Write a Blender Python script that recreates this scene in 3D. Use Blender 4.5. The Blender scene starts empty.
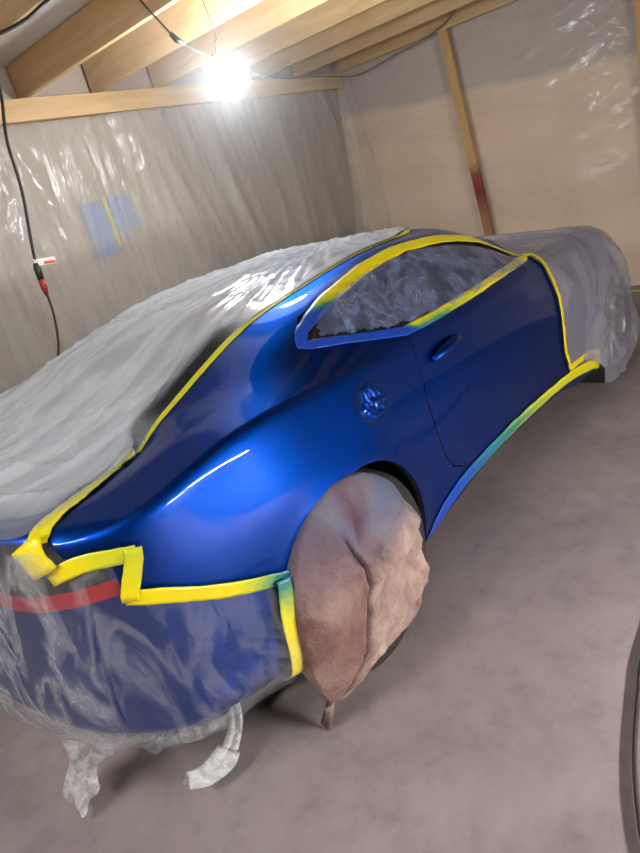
import bpy, bmesh, math, random
import numpy as np
from mathutils import Vector, Matrix, noise
from mathutils.bvhtree import BVHTree
random.seed(7); np.random.seed(7)
SC = bpy.context.scene
COL = SC.collection
V = Vector

# ------------------------------------------------------------------ helpers
def tag(o, label=None, cat=None, group=None, kind=None):
    if label: o['label'] = label
    if cat: o['category'] = cat
    if group: o['group'] = group
    if kind: o['kind'] = kind
    return o

def empty(name, loc, label=None, cat=None, group=None):
    o = bpy.data.objects.new(name, None); COL.objects.link(o)
    o.location = loc; o.empty_display_size = .1
    return tag(o, label, cat, group)

def link_mesh(name, me, mat=None, parent=None, smooth=True):
    o = bpy.data.objects.new(name, me); COL.objects.link(o)
    if mat is not None and not me.materials: me.materials.append(mat)
    if smooth:
        for p in me.polygons: p.use_smooth = True
    if parent is not None:
        o.parent = parent
        o.matrix_parent_inverse = Matrix.Translation(parent.location).inverted()
    return o

def from_bm(name, bm, mat=None, parent=None, smooth=True):
    me = bpy.data.meshes.new(name); bm.to_mesh(me); bm.free()
    return link_mesh(name, me, mat, parent, smooth)

def from_pydata(name, vs, fs, mat=None, parent=None, smooth=True):
    me = bpy.data.meshes.new(name)
    me.from_pydata([tuple(map(float, v)) for v in vs], [], fs); me.update()
    return link_mesh(name, me, mat, parent, smooth)

def grid_faces(n, m, flip=False):
    f = []
    for i in range(n-1):
        for j in range(m-1):
            q = (i*m+j, (i+1)*m+j, (i+1)*m+j+1, i*m+j+1)
            f.append(q[::-1] if flip else q)
    return f

def add_box(bm, lo, hi, bevel=0.0, rot=None):
    r = bmesh.ops.create_cube(bm, size=1)
    vs = r['verts']; lo = V(lo); hi = V(hi); c = (lo+hi)/2; s = hi-lo
    for v in vs: v.co = V((v.co.x*s.x, v.co.y*s.y, v.co.z*s.z))
    if rot is not None:
        for v in vs: v.co = rot @ v.co
    for v in vs: v.co += c
    if bevel:
        es = list({e for v in vs for e in v.link_edges})
        bmesh.ops.bevel(bm, geom=es, offset=bevel, segments=2, affect='EDGES', profile=.7)

def catmull(pts, n=8):
    P = [V(p) for p in pts]; out = []
    for k in range(len(P)-1):
        p0 = P[max(k-1, 0)]; p1 = P[k]; p2 = P[k+1]; p3 = P[min(k+2, len(P)-1)]
        for i in range(n):
            t = i/n
            out.append(.5*((2*p1)+(p2-p0)*t+(2*p0-5*p1+4*p2-p3)*t*t+(3*p1-p0-3*p2+p3)*t**3))
    out.append(P[-1]); return out

def add_tube(bm, pts, r, seg=8, caps=True):
    rs = r if isinstance(r, (list, tuple)) else [r]*len(pts)
    rings = []; up = V((0, 0, 1)); prev = None
    for i, p in enumerate(pts):
        t = (pts[min(i+1, len(pts)-1)]-pts[max(i-1, 0)])
        if t.length < 1e-9: t = V((0, 0, 1))
        t.normalize()
        if prev is None:
            a = t.cross(up if abs(t.z) < .9 else V((1, 0, 0))).normalized()
        else:
            a = (prev-t*prev.dot(t)).normalized()
        prev = a; b = t.cross(a)
        rings.append([bm.verts.new(p+(a*math.cos(k*2*math.pi/seg)+b*math.sin(k*2*math.pi/seg))*rs[i]) for k in range(seg)])
    for i in range(len(rings)-1):
        for k in range(seg):
            bm.faces.new((rings[i][k], rings[i][(k+1) % seg], rings[i+1][(k+1) % seg], rings[i+1][k]))
    if caps:
        bm.faces.new(rings[0][::-1]); bm.faces.new(rings[-1])

def add_lathe(bm, prof, axis_o, axis_d, seg=48, closed=False):
    """prof: list of (radius, height along axis)"""
    d = V(axis_d).normalized(); a = d.orthogonal().normalized(); b = d.cross(a); o = V(axis_o)
    rings = []
    for r, h in prof:
        rings.append([bm.verts.new(o+d*h+(a*math.cos(2*math.pi*k/seg)+b*math.sin(2*math.pi*k/seg))*max(r, 1e-4)) for k in range(seg)])
    n = len(rings)
    for i in range(n if closed else n-1):
        A = rings[i]; B = rings[(i+1) % n]
        for k in range(seg):
            bm.faces.new((A[k], A[(k+1) % seg], B[(k+1) % seg], B[k]))

def fbm(p, o=4):
    s = 0; a = 1; t = 0
    for i in range(o):
        s += a*noise.noise(p); t += a; a *= .5; p = p*2.03
    return s/t
def ridge(p, k=2.0):
    return (1-min(1, abs(noise.noise(p))*1.6))**k

# ------------------------------------------------------------------ materials
def newmat(name):
    m = bpy.data.materials.new(name); m.use_nodes = True
    nt = m.node_tree; nt.nodes.clear()
    out = nt.nodes.new('ShaderNodeOutputMaterial')
    b = nt.nodes.new('ShaderNodeBsdfPrincipled')
    nt.links.new(b.outputs[0], out.inputs[0])
    return m, nt, b, out
def N(nt, typ, **kw):
    n = nt.nodes.new(typ)
    for k, v in kw.items():
        if k in n.inputs: n.inputs[k].default_value = v
        else: setattr(n, k, v)
    return n
def simple(name, col, rough=.5, metal=0, spec=.5, coat=0, **kw):
    m, nt, b, out = newmat(name)
    b.inputs['Base Color'].default_value = (*col, 1); b.inputs['Roughness'].default_value = rough
    b.inputs['Metallic'].default_value = metal; b.inputs['Specular IOR Level'].default_value = spec
    b.inputs['Coat Weight'].default_value = coat; b.inputs['Coat Roughness'].default_value = .04
    return m
def ramp(nt, stops):
    r = nt.nodes.new('ShaderNodeValToRGB'); e = r.color_ramp.elements
    while len(e) < len(stops): e.new(.5)
    for i, (p, c) in enumerate(stops):
        e[i].position = p; e[i].color = (*c, 1) if len(c) == 3 else c
    return r
def coords(nt, scale=(1, 1, 1), rot=(0, 0, 0), kind='Object'):
    tc = N(nt, 'ShaderNodeTexCoord'); mp = N(nt, 'ShaderNodeMapping')
    mp.inputs['Scale'].default_value = scale; mp.inputs['Rotation'].default_value = rot
    nt.links.new(tc.outputs[kind], mp.inputs['Vector']); return mp
def noise_tex(nt, vec, scale, detail=5, rough=.55, dist=0):
    n = N(nt, 'ShaderNodeTexNoise'); n.inputs['Scale'].default_value = scale
    n.inputs['Detail'].default_value = detail; n.inputs['Roughness'].default_value = rough
    n.inputs['Distortion'].default_value = dist
    nt.links.new(vec.outputs[0], n.inputs['Vector']); return n
def add_bump(nt, b, height, strength, dist=.02):
    bp = N(nt, 'ShaderNodeBump'); bp.inputs['Strength'].default_value = strength; bp.inputs['Distance'].default_value = dist
    nt.links.new(height, bp.inputs['Height']); nt.links.new(bp.outputs[0], b.inputs['Normal']); return bp

def mat_paint():
    m, nt, b, out = newmat('metallic_blue_paint')
    b.inputs['Base Color'].default_value = PAINT
    b.inputs['Metallic'].default_value = 1.0; b.inputs['Roughness'].default_value = .46; b.inputs['Specular Tint'].default_value = (.15, .60, 1, 1)
    b.inputs['Coat Weight'].default_value = .75; b.inputs['Coat Roughness'].default_value = .04
    b.inputs['Coat IOR'].default_value = 1.42
    return m
PAINT = (.0008, .045, .33, 1)

def mat_film(name, tint, alpha, alpha_fold, rough=.22, sc=(3, 3, 3), rot=(0, 0, 0), nscale=2.2, bump=.35, dist=.03, attr=None):
    """clear polythene: mostly see-through, milkier along its creases"""
    m, nt, b, out = newmat(name)
    b.inputs['Base Color'].default_value = (*tint, 1); b.inputs['Roughness'].default_value = rough
    b.inputs['Specular IOR Level'].default_value = .7
    mp = coords(nt, sc, rot)
    n1 = noise_tex(nt, mp, nscale, 6, .6, .6)
    n2 = noise_tex(nt, mp, nscale*4.3, 4, .6, .3)
    # ridged creases
    s = N(nt, 'ShaderNodeMath', operation='SUBTRACT'); s.inputs[1].default_value = .5
    nt.links.new(n1.outputs['Fac'], s.inputs[0])
    a = N(nt, 'ShaderNodeMath', operation='ABSOLUTE'); nt.links.new(s.outputs[0], a.inputs[0])
    r = N(nt, 'ShaderNodeMapRange'); r.inputs['From Min'].default_value = 0; r.inputs['From Max'].default_value = .09
    r.inputs['To Min'].default_value = 1; r.inputs['To Max'].default_value = 0
    nt.links.new(a.outputs[0], r.inputs['Value'])
    al = N(nt, 'ShaderNodeMapRange'); al.inputs['To Min'].default_value = alpha; al.inputs['To Max'].default_value = alpha_fold
    nt.links.new(r.outputs[0], al.inputs['Value'])
    if attr:
        at = N(nt, 'ShaderNodeAttribute', attribute_name=attr)
        mu = N(nt, 'ShaderNodeMath', operation='MULTIPLY')
        nt.links.new(al.outputs[0], mu.inputs[0]); nt.links.new(at.outputs['Fac'], mu.inputs[1])
        nt.links.new(mu.outputs[0], b.inputs['Alpha'])
    else:
        nt.links.new(al.outputs[0], b.inputs['Alpha'])
    ad = N(nt, 'ShaderNodeMath', operation='MULTIPLY_ADD'); ad.inputs[1].default_value = .35
    nt.links.new(n2.outputs['Fac'], ad.inputs[0]); nt.links.new(r.outputs[0], ad.inputs[2])
    add_bump(nt, b, ad.outputs[0], bump, dist)
    return m

def mat_wood(name, c1, c2, scale=(1, 1, 1), rough=.6):
    m, nt, b, out = newmat(name)
    mp = coords(nt, scale)
    n = noise_tex(nt, mp, 3.0, 6, .6, .8)
    r = ramp(nt, [(.3, c1), (.5, tuple((x+y)/2 for x, y in zip(c1, c2))), (.72, c2)])
    nt.links.new(n.outputs['Fac'], r.inputs[0]); nt.links.new(r.outputs[0], b.inputs['Base Color'])
    b.inputs['Roughness'].default_value = rough
    add_bump(nt, b, n.outputs['Fac'], .15, .01)
    return m

def mat_tape():
    """yellow masking tape with green-blue overspray stored per vertex"""
    m, nt, b, out = newmat('yellow_masking_tape')
    at = N(nt, 'ShaderNodeAttribute', attribute_name='overspray')
    mp = coords(nt, (1, 1, 1)); n = noise_tex(nt, mp, 30, 4)
    ad = N(nt, 'ShaderNodeMath', operation='MULTIPLY_ADD'); ad.inputs[1].default_value = .25
    nt.links.new(n.outputs['Fac'], ad.inputs[0]); nt.links.new(at.outputs['Fac'], ad.inputs[2])
    r = ramp(nt, [(.15, (.84, .70, .004)), (.42, (.55, .62, .03)), (.66, (.03, .25, .16)), (.95, (.008, .06, .42))])
    nt.links.new(ad.outputs[0], r.inputs[0]); nt.links.new(r.outputs[0], b.inputs['Base Color'])
    b.inputs['Roughness'].default_value = .35
    add_bump(nt, b, n.outputs['Fac'], .25, .004)
    return m

def mat_floor():
    m, nt, b, out = newmat('dusty_concrete')
    mp = coords(nt, (1, 1, 1))
    n1 = noise_tex(nt, mp, 1.1, 8, .62, .5); n2 = noise_tex(nt, mp, 9, 8, .65)
    r1 = ramp(nt, [(.3, (.245, .200, .202)), (.5, (.305, .253, .252)), (.72, (.375, .317, .303))])
    nt.links.new(n1.outputs['Fac'], r1.inputs[0])
    r2 = ramp(nt, [(.30, (.72, .72, .74)), (.5, (1, 1, 1)), (.75, (1.16, 1.14, 1.12))])
    nt.links.new(n2.outputs['Fac'], r2.inputs[0])
    mx = N(nt, 'ShaderNodeMix', data_type='RGBA', blend_type='MULTIPLY'); mx.inputs['Factor'].default_value = .75
    nt.links.new(r1.outputs[0], mx.inputs[6]); nt.links.new(r2.outputs[0], mx.inputs[7])
    # hairline cracks
    vo = N(nt, 'ShaderNodeTexVoronoi', feature='DISTANCE_TO_EDGE'); vo.inputs['Scale'].default_value = .9
    ad = N(nt, 'ShaderNodeMix', data_type='RGBA', blend_type='ADD'); ad.inputs['Factor'].default_value = .25
    nt.links.new(mp.outputs[0], ad.inputs[6]); nt.links.new(n2.outputs['Color'], ad.inputs[7])
    nt.links.new(ad.outputs[2], vo.inputs['Vector'])
    cr = ramp(nt, [(0, (.82, .80, .80)), (.006, (1, 1, 1))]); nt.links.new(vo.outputs['Distance'], cr.inputs[0])
    m2 = N(nt, 'ShaderNodeMix', data_type='RGBA', blend_type='MULTIPLY'); m2.inputs['Factor'].default_value = .35
    nt.links.new(mx.outputs[2], m2.inputs[6]); nt.links.new(cr.outputs[0], m2.inputs[7])
    nt.links.new(m2.outputs[2], b.inputs['Base Color'])
    b.inputs['Roughness'].default_value = .62; b.inputs['Specular IOR Level'].default_value = .3
    add_bump(nt, b, n2.outputs['Fac'], .12, .01)
    return m

def mat_insul(name, c1, c2, band=None):
    """wall behind the polythene; optional grey upper band: (z0, dz/dy, colour)"""
    m, nt, b, out = newmat(name)
    mp = coords(nt, (1, 1, 1)); n = noise_tex(nt, mp, 1.6, 6, .6, .4)
    r = ramp(nt, [(.32, c1), (.7, c2)]); nt.links.new(n.outputs['Fac'], r.inputs[0])
    col = r.outputs[0]
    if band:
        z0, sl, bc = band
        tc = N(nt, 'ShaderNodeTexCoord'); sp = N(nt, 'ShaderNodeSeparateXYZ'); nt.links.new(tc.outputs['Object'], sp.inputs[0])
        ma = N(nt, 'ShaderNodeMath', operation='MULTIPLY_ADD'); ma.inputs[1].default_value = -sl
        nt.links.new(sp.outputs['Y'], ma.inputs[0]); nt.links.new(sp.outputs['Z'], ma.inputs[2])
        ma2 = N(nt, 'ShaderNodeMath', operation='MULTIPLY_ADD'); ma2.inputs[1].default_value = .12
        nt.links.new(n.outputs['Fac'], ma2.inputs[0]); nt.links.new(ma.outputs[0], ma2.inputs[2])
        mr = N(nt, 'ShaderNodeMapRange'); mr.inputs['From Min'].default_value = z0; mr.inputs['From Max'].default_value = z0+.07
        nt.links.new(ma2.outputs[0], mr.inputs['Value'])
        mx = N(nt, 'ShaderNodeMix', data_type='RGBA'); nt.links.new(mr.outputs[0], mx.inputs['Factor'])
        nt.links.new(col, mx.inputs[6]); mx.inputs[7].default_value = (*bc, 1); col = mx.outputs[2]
    nt.links.new(col, b.inputs['Base Color']); b.inputs['Roughness'].default_value = .8
    return m

def mat_cloth():
    m, nt, b, out = newmat('dusty_pink_blanket')
    mp = coords(nt, (1, 1, 1)); n = noise_tex(nt, mp, 7, 7, .65, .5); n2 = noise_tex(nt, mp, 90, 3, .6)
    r = ramp(nt, [(.30, (.13, .075, .065)), (.46, (.28, .19, .165)), (.66, (.45, .335, .28))])
    nt.links.new(n.outputs['Fac'], r.inputs[0])
    # overspray: blue drift over the upper part, dark red stain by the seam, shade coloured into its groove
    a1 = N(nt, 'ShaderNodeAttribute', attribute_name='overspray')
    mx = N(nt, 'ShaderNodeMix', data_type='RGBA'); nt.links.new(a1.outputs['Fac'], mx.inputs['Factor'])
    nt.links.new(r.outputs[0], mx.inputs[6]); mx.inputs[7].default_value = (.13, .15, .23, 1)
    a2 = N(nt, 'ShaderNodeAttribute', attribute_name='stain')
    mx2 = N(nt, 'ShaderNodeMix', data_type='RGBA'); nt.links.new(a2.outputs['Fac'], mx2.inputs['Factor'])
    nt.links.new(mx.outputs[2], mx2.inputs[6]); mx2.inputs[7].default_value = (.13, .045, .045, 1)
    nt.links.new(mx2.outputs[2], b.inputs['Base Color'])
    b.inputs['Roughness'].default_value = .9; b.inputs['Specular IOR Level'].default_value = .15
    ad = N(nt, 'ShaderNodeMath', operation='ADD'); nt.links.new(n.outputs['Fac'], ad.inputs[0]); nt.links.new(n2.outputs['Fac'], ad.inputs[1])
    add_bump(nt, b, ad.outputs[0], .5, .012)
    return m

M = {}
M['paint'] = mat_paint()
M['tape'] = mat_tape()
M['glass'] = simple('dark_glass', (.012, .014, .02), .06, 0, .6)
M['black'] = simple('satin_black', (.008, .008, .009), .45)
M['matte'] = simple('matte_black', (.006, .006, .007), .8, 0, .1)
M['rubber'] = simple('tyre_rubber', (.018, .018, .018), .75)
M['alloy'] = simple('grey_alloy', (.25, .25, .26), .35, .9)
M['red'] = simple('red_lens', (.35, .006, .015), .15)
M['floor'] = mat_floor()
M['cloth'] = mat_cloth()
M['wood'] = mat_wood('sawn_pine', (.52, .335, .155), (.68, .475, .26), (2, .5, 4))
M['wood_x'] = mat_wood('sawn_pine_plate', (.52, .34, .16), (.66, .46, .25), (.5, 2, 4))
M['wood_z'] = mat_wood('sawn_pine_stud', (.50, .30, .12), (.64, .42, .20), (4, 4, .5))
M['cord'] = simple('black_cord', (.02, .018, .018), .5)
M['cordlight'] = simple('pale_cord', (.55, .55, .52), .4)
M['film_roof'] = mat_film('white_polythene', (.68, .74, .82), .70, .94, .17, (.7, 3.0, 2), (0, 0, .12), 1.1, .10, .01, attr='milk')
M['film_rear'] = mat_film('clear_polythene_rear', (.66, .67, .70), .10, .46, .14, (2.6, 2.6, 1.0), (0, .5, 0), 2.6, .5, .03, attr='milk')
M['film_front'] = mat_film('hazy_polythene_front', (.40, .39, .46), .46, .62, .24, (2.0, 1.0, .7), (0, .5, 0), 1.0, .2, .02)
M['film_wall'] = mat_film('wall_polythene', (.64, .60, .545), .38, .48, .17, (3.0, 1, .30), (0, .32, 0), 1.2, .32, .03)
M['film_wall2'] = mat_film('end_wall_polythene', (.78, .71, .63), .24, .33, .18, (1, .6, 1.6), (.35, 0, 0), .7, .30, .03)
M['film_ceiling'] = simple('ceiling_polythene', (.60, .58, .56), .35)
M['insul_left'] = mat_insul('insulated_wall', (.38, .315, .265), (.50, .42, .35))
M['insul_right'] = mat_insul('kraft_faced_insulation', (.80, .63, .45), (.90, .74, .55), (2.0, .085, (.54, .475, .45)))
M['drywall'] = simple('plain_wall', (.16, .14, .14), .8)

# ------------------------------------------------------------------ camera
def make_camera():
    C = V((-1.39339, -2.20713, 1.57824)); yaw, pit, roll, f = .778959, -.355083, -.260572, 633.1
    F = V((math.cos(yaw)*math.cos(pit), math.sin(yaw)*math.cos(pit), math.sin(pit)))
    R = V((math.sin(yaw), -math.cos(yaw), 0)); U = R.cross(F)
    R2 = math.cos(roll)*R+math.sin(roll)*U; U2 = -math.sin(roll)*R+math.cos(roll)*U
    cam = bpy.data.cameras.new('camera'); o = bpy.data.objects.new('camera', cam); COL.objects.link(o)
    m = Matrix((R2, U2, -F)).transposed().to_4x4(); m.translation = C; o.matrix_world = m
    cam.sensor_fit = 'HORIZONTAL'; cam.sensor_width = 36; cam.lens = 36*f/640; cam.clip_start = .05
    SC.camera = o
make_camera()

# ------------------------------------------------------------------ car body surface
# stations run from the rear centre round the corner, along the side, to the front centre;
# columns run from the sill (0) over the shoulder crease (5) and belt (6) to the centre line (10): (x, |y|, z)
BODY = [
 [(-.93,0,.25),(-1.01,0,.31),(-1.04,0,.45),(-1.04,0,.58),(-1.03,0,.745),(-1.02,0,.94),(-1.02,0,.985),(-.93,0,.985),(-.78,0,.985),(-.63,0,.985),(-.52,0,.988)],
 [(-.915,.34,.25),(-.985,.37,.31),(-1.02,.38,.45),(-1.02,.38,.58),(-1.01,.38,.745),(-1.0,.38,.935),(-1.0,.37,.98),(-.91,.34,.982),(-.76,.30,.982),(-.60,.2,.985),(-.49,0,.99)],
 [(-.86,.58,.25),(-.92,.64,.31),(-.95,.67,.43),(-.95,.68,.58),(-.94,.685,.745),(-.925,.69,.93),(-.92,.67,.968),(-.85,.61,.975),(-.68,.53,.978),(-.53,.3,.99),(-.45,0,1.0)],
 [(-.74,.72,.23),(-.80,.80,.29),(-.82,.82,.42),(-.82,.825,.58),(-.81,.83,.75),(-.79,.835,.94),(-.79,.74,.968),(-.70,.64,.977),(-.56,.575,.977),(-.46,.33,1.005),(-.42,0,1.01)],
 [(-.42,.82,.20),(-.43,.89,.25),(-.42,.915,.42),(-.41,.93,.58),(-.41,.935,.78),(-.41,.895,1.01),(-.41,.79,1.03),(-.41,.675,1.035),(-.386,.55,1.037),(-.35,.30,1.05),(-.33,0,1.055)],
 [(0,.85,.15),(0,.905,.20),(0,.94,.40),(0,.95,.56),(0,.95,.78),(0,.90,.995),(.02,.82,1.05),(.04,.70,1.125),(.063,.51,1.179),(.07,.28,1.19),(.07,0,1.192)],
 [(.45,.86,.17),(.45,.91,.235),(.45,.93,.40),(.45,.94,.58),(.45,.93,.78),(.45,.90,.94),(.45,.868,1.005),(.45,.678,1.205),(.45,.49,1.229),(.45,.28,1.237),(.45,0,1.24)],
 [(1.0,.86,.225),(1.0,.915,.285),(1.0,.93,.42),(1.0,.938,.58),(1.0,.928,.78),(1.0,.895,.93),(1.0,.856,.995),(1.0,.656,1.232),(1.0,.48,1.266),(1.0,.28,1.272),(1.0,0,1.274)],
 [(1.5,.86,.21),(1.5,.915,.275),(1.5,.93,.41),(1.5,.938,.58),(1.5,.925,.78),(1.5,.885,.92),(1.5,.835,.983),(1.53,.675,1.14),(1.49,.51,1.232),(1.43,.28,1.256),(1.41,0,1.26)],
 [(1.9,.86,.18),(1.9,.912,.245),(1.88,.93,.40),(1.84,.94,.56),(1.85,.925,.75),(1.88,.86,.915),(1.86,.805,.965),(1.80,.765,.988),(1.79,.62,1.09),(1.76,.32,1.15),(1.77,0,1.16)],
 [(2.28,.86,.11),(2.3,.915,.17),(2.29,.93,.38),(2.28,.94,.56),(2.28,.94,.76),(2.28,.90,.89),(2.28,.82,.945),(2.25,.73,.955),(2.20,.60,.97),(2.15,.30,.99),(2.1,0,1.0)],
 [(2.66,.85,.16),(2.68,.91,.23),(2.68,.935,.40),(2.68,.945,.58),(2.68,.94,.76),(2.68,.88,.86),(2.68,.79,.91),(2.67,.70,.93),(2.65,.55,.94),(2.63,.30,.955),(2.63,0,.96)],
 [(3.08,.79,.20),(3.1,.87,.26),(3.05,.87,.40),(3.05,.875,.56),(3.05,.86,.70),(3.04,.80,.80),(3.02,.71,.85),(3.0,.62,.87),(2.98,.48,.89),(2.97,.28,.905),(2.97,0,.91)],
 [(3.32,.60,.18),(3.4,.68,.24),(3.42,.70,.40),(3.42,.70,.55),(3.38,.68,.70),(3.33,.66,.78),(3.27,.62,.83),(3.22,.55,.85),(3.18,.42,.87),(3.15,.22,.89),(3.12,0,.90)],
 [(3.42,.36,.17),(3.5,.40,.22),(3.53,.40,.38),(3.53,.40,.55),(3.48,.40,.68),(3.42,.38,.75),(3.37,.36,.79),(3.32,.32,.82),(3.28,.26,.84),(3.25,.14,.86),(3.22,0,.865)],
 [(3.44,0,.17),(3.52,0,.22),(3.555,0,.38),(3.555,0,.55),(3.5,0,.68),(3.44,0,.75),(3.39,0,.79),(3.34,0,.81),(3.3,0,.83),(3.27,0,.85),(3.24,0,.86)],
]
FLOOR = -.035
NU, NV = 12, 8
def spline_rows(P, n, crease=()):
    P = np.asarray(P, float); K = len(P)
    d = np.linalg.norm(np.diff(P, axis=0), axis=-1).mean(axis=1)+1e-6
    t = np.concatenate([[0], np.cumsum(d)]); sl = lambda a, b: (P[b]-P[a])/(t[b]-t[a])
    out = []
    for k in range(K-1):
        h = t[k+1]-t[k]; s = sl(k, k+1)
        if k == 0 or k in crease: m0 = s
        else: a = t[k]-t[k-1]; m0 = (sl(k-1, k)*h+s*a)/(a+h)
        if k+1 == K-1 or (k+1) in crease: m1 = s
        else: b = t[k+2]-t[k+1]; m1 = (s*b+sl(k+1, k+2)*h)/(b+h)
        for i in range(n):
            q = i/n; q2 = q*q; q3 = q2*q
            out.append((2*q3-3*q2+1)*P[k]+(q3-2*q2+q)*h*m0+(-2*q3+3*q2)*P[k+1]+(q3-q2)*h*m1)
    out.append(P[-1]); return np.array(out)
def body_grid():
    G = np.array(BODY)
    # reflect one station at each end so the nose and tail cross the centre line smoothly
    ref = lambda r: r*np.array([1, -1, 1])
    G2 = np.concatenate([[ref(G[1])], G, [ref(G[-2])]])
    A = spline_rows(G2, NU)[NU:-NU]
    B = np.swapaxes(spline_rows(np.swapaxes(A, 0, 1), NV, (5,)), 0, 1)
    B[0, :, 1] = 0; B[-1, :, 1] = 0; B[:, -1, 1] = 0
    return B
GB = body_grid()                       # |y| side
# ease the shoulder crease into a small radius
for _ in range(2):
    j = 5*NV; GB[:, j] = .5*GB[:, j]+.25*(GB[:, j-1]+GB[:, j+1])
for cx_, cz_, r_ in ((-.05, .355, .365), (2.66, .345, .36)):        # rolled lip round the wheel openings
    rr_ = np.hypot(GB[..., 0]-cx_, GB[..., 2]-cz_)
    GB[..., 1] += np.where(GB[..., 1] > .80, .013*np.exp(-(np.maximum(0, rr_-r_)/.05)**2), 0)*(GB[..., 2] > .1)
GR = GB*np.array([1, -1, 1]); GL = GB
nU, nV = GB.shape[:2]
def G(side, u, v):
    """bilinear point on the body at fractional station u (0..15) and column v (0..10); side -1 = right, +1 = left"""
    a = min(max(u*NU, 0), nU-1.001); b = min(max(v*NV, 0), nV-1.001)
    i, j = int(a), int(b); p, q = a-i, b-j
    P = (GB[i, j]*(1-p)+GB[i+1, j]*p)*(1-q)+(GB[i, j+1]*(1-p)+GB[i+1, j+1]*p)*q
    return V((P[0], P[1]*side, P[2]))
def Gn(side, u, v):
    e = .04
    a = G(side, min(u+e, 14.99), v)-G(side, max(u-e, 0), v); b = G(side, u, min(v+e, 9.99))-G(side, u, max(v-e, 0))
    n = a.cross(b)
    if n.length < 1e-9: return V((0, 0, 1))
    n.normalize(); return n if side < 0 else -n

def make_bvh():
    vs = []; fs = []
    for P, fl in ((GR, False), (GL, True)):
        o = len(vs); vs += [V(p) for p in P.reshape(-1, 3)]
        fs += [tuple(o+i for i in f) for f in grid_faces(nU, nV, fl)]
    return BVHTree.FromPolygons(vs, fs)
BVH = make_bvh()
def snap(p, off=0.0):
    loc, n, i, d = BVH.find_nearest(V(p))
    c = V((min(max(loc.x, -.6), 3.0), 0, .55))
    if n.dot(loc-c) < 0: n = -n
    return loc+n*off, n

car = empty('car', (1.2, 0, 0), 'metallic blue coupe masked for painting, its right side and rear quarter bare', 'car')

# outlines on the flank, (x, z)
DOOR = [(.515,1.03),(.521,1.0),(.505,.877),(.485,.745),(.500,.60),(.535,.48),(.590,.405),(.665,.362),(.77,.345),(1.21,.352),(1.78,.352),(1.84,.40),(1.83,.52),(1.835,.68),(1.865,.83),(1.875,.926),(1.84,.985),(1.80,.99)]
WIN = [(.125,1.105),(.155,1.15),(.20,1.172),(.355,1.20),(.50,1.222),(.635,1.235),(.78,1.240),(.919,1.240),(1.10,1.230),(1.256,1.210),(1.41,1.175),(1.554,1.128),(1.65,1.085),(1.72,1.04),(1.79,.985),(1.52,.984),(1.095,.993),(.723,1.004),(.524,1.012),(.43,1.028),(.367,1.042)]
def circ(cx, cz, r, n=40): return [(cx+r*math.cos(2*math.pi*k/n), cz+r*math.sin(2*math.pi*k/n)) for k in range(n)]
def arch(cx, cz, r):
    a = [(cx+r*math.cos(t), cz+r*math.sin(t)) for t in np.linspace(math.radians(-12), math.radians(192), 34)]
    return [(cx+r*1.0, .0)]+a+[(cx-r*1.0, .0)]
ARCH_R = arch(-.05, .355, .365); ARCH_F = arch(2.66, .345, .36)
BUMP = [(-1.3,.775),(-.81,.764),(-.69,.698),(-.52,.612),(-.40,.563),(-.2,.55)]
def inside(x, z, poly):
    c = False; n = len(poly)
    for i in range(n):
        x1, z1 = poly[i]; x2, z2 = poly[(i+1) % n]
        if (z1 > z) != (z2 > z) and x < (x2-x1)*(z-z1)/(z2-z1)+x1: c = not c
    return c
def cut_poly(bm, poly, closed=True, yok=lambda c: c.y < -.45):
    n = len(poly)
    for i in range(n if closed else n-1):
        (x1, z1), (x2, z2) = poly[i], poly[(i+1) % n]
        e = .004
        lo = (min(x1, x2)-e, min(z1, z2)-e); hi = (max(x1, x2)+e, max(z1, z2)+e)
        fs = []
        for f in bm.faces:
            c = f.verts[0].co
            if not yok(c): continue
            xs = [v.co.x for v in f.verts]; zs = [v.co.z for v in f.verts]
            if max(xs) < lo[0] or min(xs) > hi[0] or max(zs) < lo[1] or min(zs) > hi[1]: continue
            fs.append(f)
        geom = set(fs)
        for f in fs: geom.update(f.edges); geom.update(f.verts)
        d = V((x2-x1, 0, z2-z1)).normalized()
        bmesh.ops.bisect_plane(bm, geom=list(geom), dist=1e-5, plane_co=V((x1, 0, z1)), plane_no=V((d.z, 0, -d.x)))

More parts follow.
